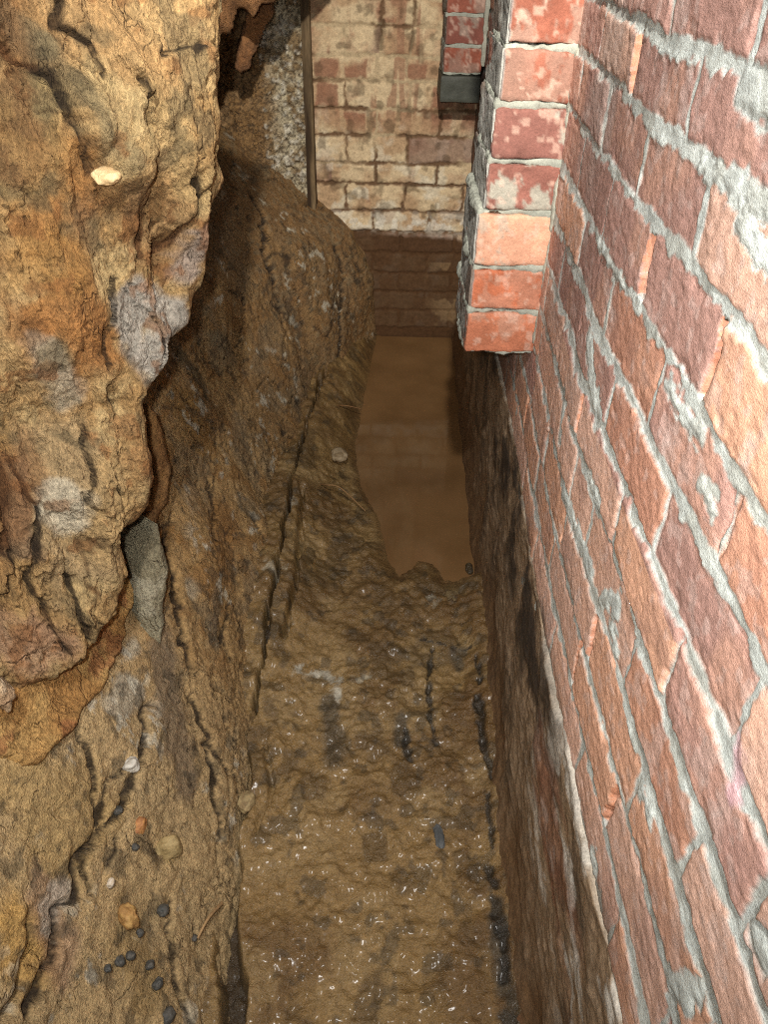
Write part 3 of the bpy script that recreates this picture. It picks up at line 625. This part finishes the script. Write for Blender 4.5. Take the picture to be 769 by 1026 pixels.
simple_rock('rock_flake', [(146, 405), (158, 412), (164, 440), (170, 470), (168, 505), (158, 520), (150, 535), (142, 530), (150, 500), (152, 470), (148, 440)], .06, .003, .08, .015,
            [(164, 118, 58), (140, 98, 50), (120, 84, 46)], 540, .8, 'brown flake of rock standing in the cleft behind the overhang', 'rock', None, 'face')
simple_rock('rock_shard', [(-14, 672), (4, 681), (9, 688), (17, 691), (16, 700), (12, 703), (13, 713), (4, 715), (-2, 708), (-16, 712)], .09, .0022, .035, .010,
            [(210, 180, 136), (190, 152, 110), (220, 200, 170)], 560, .6, 'small jagged tan shard sticking out at the left edge', 'rock', None, (PL[0] + PL[1] * .075, PL[1], PL[2], PL[3]))
# hanging rock at the far upper left
PH = plane3((-.6, 2.15, 1.3), (-.2, 2.25, 1.3), (-.5, 2.2, 1.0))
simple_rock('hanging_rock', [(180, -200), (360, -200), (330, -60), (292, -30), (276, 4), (263, 6), (252, 22), (246, 12), (240, 8), (235, 26), (228, 38), (222, 36), (216, 50), (205, 58), (170, 64)], 0, .006, .25, .05,
            [(172, 118, 62), (150, 100, 52), (120, 80, 44)], 580, 1.6, 'rough brown rock hanging above the dark hollow at the upper left', 'rock', None, PH, M_BANK)
simple_rock('rock_slab', [(276, -14), (274, 14), (268, 24), (262, 34), (258, 50), (250, 68), (241, 76), (234, 70), (237, 50), (243, 30), (247, 10), (250, -14)], 0, .005, .12, .012,
            [(164, 110, 56), (140, 92, 48), (120, 80, 44)], 600, 1.2, 'narrow brown slab hanging in the dark hollow beside the rubble', 'rock', None, plane3((-.6, 2.45, 1.3), (-.2, 2.5, 1.3), (-.5, 2.5, 1.0)), M_BANK)

# ------------------------------------------------------------------ brick piers
def pier(name, x0, x1, y0, y1, beds, res, label, seed, offs, cols, grey, smear):
    root = empty(name, ((x0 + x1) / 2, (y0 + y1) / 2, beds[0])); tag(root, label, 'brick pier')
    Vs, Fs, Cs, n0 = [], [], [], 0
    for i in range(len(beds) - 1):
        a, b = beds[i] + .004, beds[i + 1] - .004; ox = offs[i % len(offs)]
        P, f, N = block(((x0 + x1 + ox) / 2, (y0 + y1) / 2, (a + b) / 2), (x1 - x0 - ox, y1 - y0, b - a), res, .005,
                        lambda Q: .0022 * fbm(Q, 30., 3, seed + i) + .0010 * fbm(Q, 110., 2, seed + 30 + i))
        c = np.tile(lin(cols[i % len(cols)]), (len(P), 1)) * (.9 + .2 * fbm(P, 24., 3, seed + 7)[:, None])
        c = mixc(c, lin((164, 164, 148)), smear[i % len(smear)] * sstep(-.02, .12, fbm(P, 18., 5, seed + 13 + i, .65, stretch=(1, 1, .6))))
        c = mixc(c, lin((216, 180, 158)), .4 * sstep(.42, .6, fbm(P, 80., 3, seed + 17)))
        c = mixc(c, lin(grey), .92 * sstep(-.5, -.8, N[:, 0]) * sstep(-.6, .1, fbm(P, 12., 3, seed + 19)))
        Vs.append(P); Fs.append(f + n0); Cs.append(c); n0 += len(P)
    mesh_obj('brickwork', np.vstack(Vs), np.vstack(Fs), np.vstack(Cs), M_BRICK, origin=((x0 + x1) / 2, (y0 + y1) / 2, beds[0]), parent=root)
    Vs, Fs, Cs, n0 = [], [], [], 0
    for i in range(len(beds)):                          # the squeezed mortar bed of every joint
        ox = min(offs[i % len(offs)], offs[max(i - 1, 0) % len(offs)]); th = .011 if 0 < i else .006
        P, f, N = block(((x0 + x1 + ox) / 2 - .001, (y0 + y1) / 2 + .001, beds[i] + (.003 if i == 0 else -.001)), (x1 - x0 - ox - .002, y1 - y0 - .005, th), res * .8, .004,
                        lambda Q: .0055 * fbm(Q, 20., 4, seed + 51 + i) + .0022 * fbm(Q, 90., 3, seed + 57) + .004 * sstep(x0 + .01, x0 - .01, Q[:, 0]))
        Vs.append(P); Fs.append(f + n0); Cs.append(np.tile(lin((160, 162, 148)), (len(P), 1)) * (.9 + .2 * fbm(P, 40., 3, seed + 61)[:, None])); n0 += len(P)
    for i in range(len(beds) - 1):                      # grey mortar smeared over the left faces
        ox = offs[i % len(offs)]
        P, f, N = block((x0 + ox + .0005, (y0 + y1) / 2 + .003, (beds[i] + beds[i + 1]) / 2), (.005, y1 - y0 - .004, beds[i + 1] - beds[i] - .006), res, .002, lambda Q: .0028 * fbm(Q, 18., 4, seed + 81 + i) + .001 * fbm(Q, 80., 2, seed + 83))
        Vs.append(P); Fs.append(f + n0); Cs.append(mixc(np.tile(lin((156, 154, 146)), (len(P), 1)), lin((120, 104, 92)), sstep(-.1, .4, fbm(P, 14., 4, seed + 85 + i)))); n0 += len(P)
    # mortar plastered down the joint with the wall
    hz = beds[-1] - beds[0]
    P, f, N = block((x1 + .001, y0 + .004, beds[0] + hz / 2 + .012), (.012, .014, hz - .02), res * .8, .005, lambda Q: .006 * fbm(Q, 22., 4, seed + 63) + .002 * fbm(Q, 80., 3, seed + 65))
    Vs.append(P); Fs.append(f + n0); Cs.append(np.tile(lin((164, 162, 146)), (len(P), 1)) * (.9 + .2 * fbm(P, 40., 3, seed + 67)[:, None])); n0 += len(P)
    o = mesh_obj('mortar', np.vstack(Vs), np.vstack(Fs), np.vstack(Cs), M_BRICK, origin=((x0 + x1) / 2, (y0 + y1) / 2, beds[0]), parent=root); o['label'] = 'ragged grey mortar squeezed from the joints'
    return root
pier('brick_pier', .149, .265, 1.25, 1.46, [.725, .805, .88, .97, 1.045, 1.122, 1.195, 1.27, 1.345, 1.42], .0035,
     'projecting red brick pier with ragged grey mortar on the right wall', 700, [-.007, -.006, -.006, .003, .006, .010, .013, .014, .014],
     [(200, 118, 80), (196, 108, 68), (222, 160, 126), (146, 92, 78), (142, 92, 80), (152, 90, 68), (150, 86, 64), (150, 84, 68), (170, 90, 74)], (156, 150, 144), [.25, .2, .55, .8, .8, .22, .3, .35, .3])
bp_ = pier('brick_pier', .158, .275, 2.66, 2.84, [.955, 1.03, 1.108, 1.185, 1.26, 1.34], .006, 'far red brick pier ending on a dark stone pad in the end corner', 740, [.0, .002],
           [(150, 80, 58), (136, 78, 64), (150, 82, 62)], (120, 92, 80), [.25, .4, .35])
P, f, N = block((.213, 2.74, .916), (.122, .18, .072), .006, .004, lambda Q: .0015 * fbm(Q, 30., 3, 761))
o = mesh_obj('stone_pad', P, f, np.tile(lin((62, 64, 54)), (len(P), 1)), M_SLATE, origin=(.213, 2.74, .88), parent=bp_); o['label'] = 'dark slate-grey stone pad under the bricks'

# ------------------------------------------------------------------ loose stones, pebbles, chips, roots
def stone(name, cen, size, rot, cols, seed, label, cat='stone', group=None, mat=None, rough=.25):
    n = 14; P, f, N = block((0, 0, 0), (1, 1, 1), 1. / n, .5)
    P = P / np.linalg.norm(P, axis=1, keepdims=True) * .5; Q = P * 3 + seed
    P = P * (1 + rough * fbm(Q, .8, 3, seed))[:, None]
    P = np.sign(P) * np.abs(P) ** .85 * .5 ** .15; P = P * np.array(size)
    c_, s_ = math.cos(rot), math.sin(rot); P = P @ np.array([[c_, s_, 0], [-s_, c_, 0], [0, 0, 1]])
    c = mixc(np.tile(lin(cols[0]), (len(P), 1)), lin(cols[1]), sstep(-.4, .4, fbm(Q, 1.2, 3, seed + 3)))
    cen = np.asarray(cen); o = mesh_obj(name, P + cen, f, c, mat or M_STONE, origin=cen - np.array([0, 0, size[2] / 2])); return tag(o, label, cat, group)
def mass_pt(p, lift): return on_plane(p, PL[0] + PL[1] * lift, PL[1])
PALE = [(214, 184, 128), (196, 160, 104)]; WHITE = [(206, 200, 186), (180, 172, 156)]; BLACK = [(64, 64, 60), (84, 80, 72)]; TAN = [(178, 140, 84), (156, 118, 66)]
stone('pebble', mass_pt((107, 177), .055), (.028, .022, .016), .3, PALE, 801, 'smooth pale pebble set in the upper rock face', 'pebble')
stone('pebble', bank_hit((257, 150), .010), (.022, .022, .02), 0, WHITE, 802, 'small white pebble on the brown bank below the rubble', 'pebble')
stone('stone', bank_hit((301, 489), .004), (.030, .05, .04), .5, WHITE, 803, 'whitish lump of stone beside the crack above the puddle', 'stone')
stone('stone', on_z((340, 456), .07), (.045, .05, .03), .2, [(170, 148, 112), (140, 116, 80)], 804, 'pale rounded lump on the mud left of the puddle', 'stone')
stone('stone', on_z((247, 803), .028), (.030, .045, .024), -.3, [(170, 146, 96), (136, 110, 68)], 805, 'yellowish stone half sunk in mud by the near crack', 'stone')
stone('stone', bank_hit((131, 767), .006), (.025, .026, .022), 0, WHITE, 806, 'small whitish stone with dark edge on the near bank', 'stone')
stone('slate_chip', on_z((439, 838), .016), (.020, .046, .010), .15, [(92, 94, 94), (76, 78, 78)], 807, 'blue-grey slate chip lying flat in the near mud', 'slate chip', None, M_SLATE)
stone('mud_clod', on_z((453, 598), .012), (.04, .045, .02), .2, [(140, 118, 76), (118, 96, 58)], 808, 'pale lump of mud at the near edge of the puddle', 'clod', None, M_MUD)
stone('mud_clod', on_z((470, 570), .006), (.020, .032, .020), .2, [(84, 70, 44), (66, 54, 34)], 809, 'dark wet clod at the right corner of the puddle', 'clod', None, M_MUD)
for i, (px, sz) in enumerate([((163, 912), .022), ((120, 963), .018), ((131, 958), .016), ((150, 967), .018), ((158, 985), .020), ((108, 970), .014), ((135, 848), .016), ((118, 812), .018), ((168, 1018), .028), ((195, 940), .013), ((140, 935), .014)]):
    stone('pebble', bank_hit(px, .002), (sz * .7, sz * .8, sz * .6), i * .7, BLACK, 820 + i, ['large near-black pebble lower right of the yellow patch on the near bank', 'dark pebble in the cluster near the bottom of the bank',
          'dark pebble in the cluster near the bottom of the bank', 'dark slaty pebble right of the dark cluster on the bank', 'dark slaty pebble below the others right of the cluster', 'smallest dark pebble at the left end of the bank cluster',
          'dark pebble below the orange chip on the near bank', 'dark pebble beneath the whitish stone on the near bank', 'biggest black stone at the bottom edge of the bank', 'small dark pebble near the crack on the bank', 'small dark pebble above the dark cluster on the bank'][i],
          'pebble', 'dark pebbles in the near bank', M_SLATE)
for i, (px, sz, cc, lb) in enumerate([((140, 828), .028, [(196, 134, 62), (170, 110, 60)], 'orange stone chip in the middle of the near bank'), ((128, 918), .036, [(192, 148, 72), (170, 124, 58)], 'round ochre stone in the lower near bank'), ((168, 850), .040, [(178, 152, 96), (160, 134, 80)], 'broad yellow-grey stone in the near bank'), ((111, 885), .014, [(222, 206, 184), (200, 180, 150)], 'tiny pale chip beside the long bank crack')]):
    stone('stone', bank_hit(px, .002), (sz * .7, sz, sz), i, cc, 840 + i, lb)
def root(name, pts, r, col, label):
    cu = bpy.data.curves.new(name, 'CURVE'); cu.dimensions = '3D'; cu.bevel_depth = r; cu.bevel_resolution = 2; cu.resolution_u = 8
    s = cu.splines.new('NURBS'); s.points.add(len(pts) - 1); s.use_endpoint_u = True; s.order_u = 3; p0 = np.asarray(pts[-1])
    for i, p in enumerate(pts): s.points[i].co = (*(np.asarray(p) - p0), 1); s.points[i].radius = 1 - .5 * i / len(pts)
    ob = bpy.data.objects.new('tmp', cu); COL.objects.link(ob); dg = bpy.context.evaluated_depsgraph_get(); me = bpy.data.meshes.new_from_object(ob.evaluated_get(dg))
    bpy.data.objects.remove(ob); me.name = name
    a = me.attributes.new('Col', 'FLOAT_COLOR', 'POINT'); a.data.foreach_set('color', np.tile([*lin(col), 1.], len(me.vertices)))
    me.materials.clear(); me.materials.append(M_ROOT); o = bpy.data.objects.new(name, me); COL.objects.link(o); o.location = p0; return tag(o, label, 'root')
root('root', [bank_hit((297, 488), .02), bank_hit((312, 483), .03), on_z((325, 486), .09), on_z((338, 486), .085), on_z((352, 498), .06), on_z((366, 512), .03)], .003, (150, 112, 66), 'thin pale root crossing the crack above the puddle')
root('root', [bank_hit((318, 412), .02), bank_hit((330, 408), .03), on_z((345, 405), .10), on_z((362, 410), .06)], .0022, (140, 100, 58), 'thin root bridging the far crack beside the puddle')
root('root', [bank_hit((222, 905), .015), bank_hit((212, 915), .02), bank_hit((205, 925), .018), bank_hit((198, 940), .008)], .003, (168, 132, 84), 'short curved twig on the lip of the near crack')
root('root', [bank_hit((226, 120), .02), bank_hit((236, 135), .022), bank_hit((247, 146), .016), bank_hit((256, 149), .012)], .0012, (170, 140, 96), 'hair-thin root leading to the white pebble on the bank')

# ------------------------------------------------------------------ light: a head torch above the camera
def spot(name, loc, target, power, angle, blend, size, colr):
    l = bpy.data.lights.new(name, 'SPOT'); l.energy = power; l.spot_size = math.radians(angle); l.spot_blend = blend; l.shadow_soft_size = size; l.color = colr
    o = bpy.data.objects.new(name, l); COL.objects.link(o); o.location = loc
    o.rotation_euler = (Vector(target) - Vector(loc)).to_track_quat('-Z', 'Y').to_euler(); return o
TL = (.0, -.10, 2.02)
spot('head_torch_flood', TL, (.0, .95, .65), 84., 120, 1., .03, (1., .97, .93))
spot('far_end_fill', TL, (0., 2.87, .75), 235., 46, 1., .02, (1., .94, .83))  # narrow spot added at the torch to lift the far end against falloff
spot('phone_lamp', (-.03, .0, 1.37), (-.12, 1.6, .45), 46., 120, 1., .01, (1., .98, .94))
w = bpy.data.worlds.new('world'); sc.world = w; w.use_nodes = True
w.node_tree.nodes['Background'].inputs[0].default_value = (.9, .95, 1., 1); w.node_tree.nodes['Background'].inputs[1].default_value = .10
sc.view_settings.view_transform = 'Standard'; sc.view_settings.look = 'None'; sc.view_settings.gamma = 1.0; sc.view_settings.use_curve_mapping = False
sc.view_settings.exposure = 0.0
sc.cycles.use_denoising = False
sc.cycles.filter_width = 1.1
sc.cycles.sample_clamp_indirect = 2.0
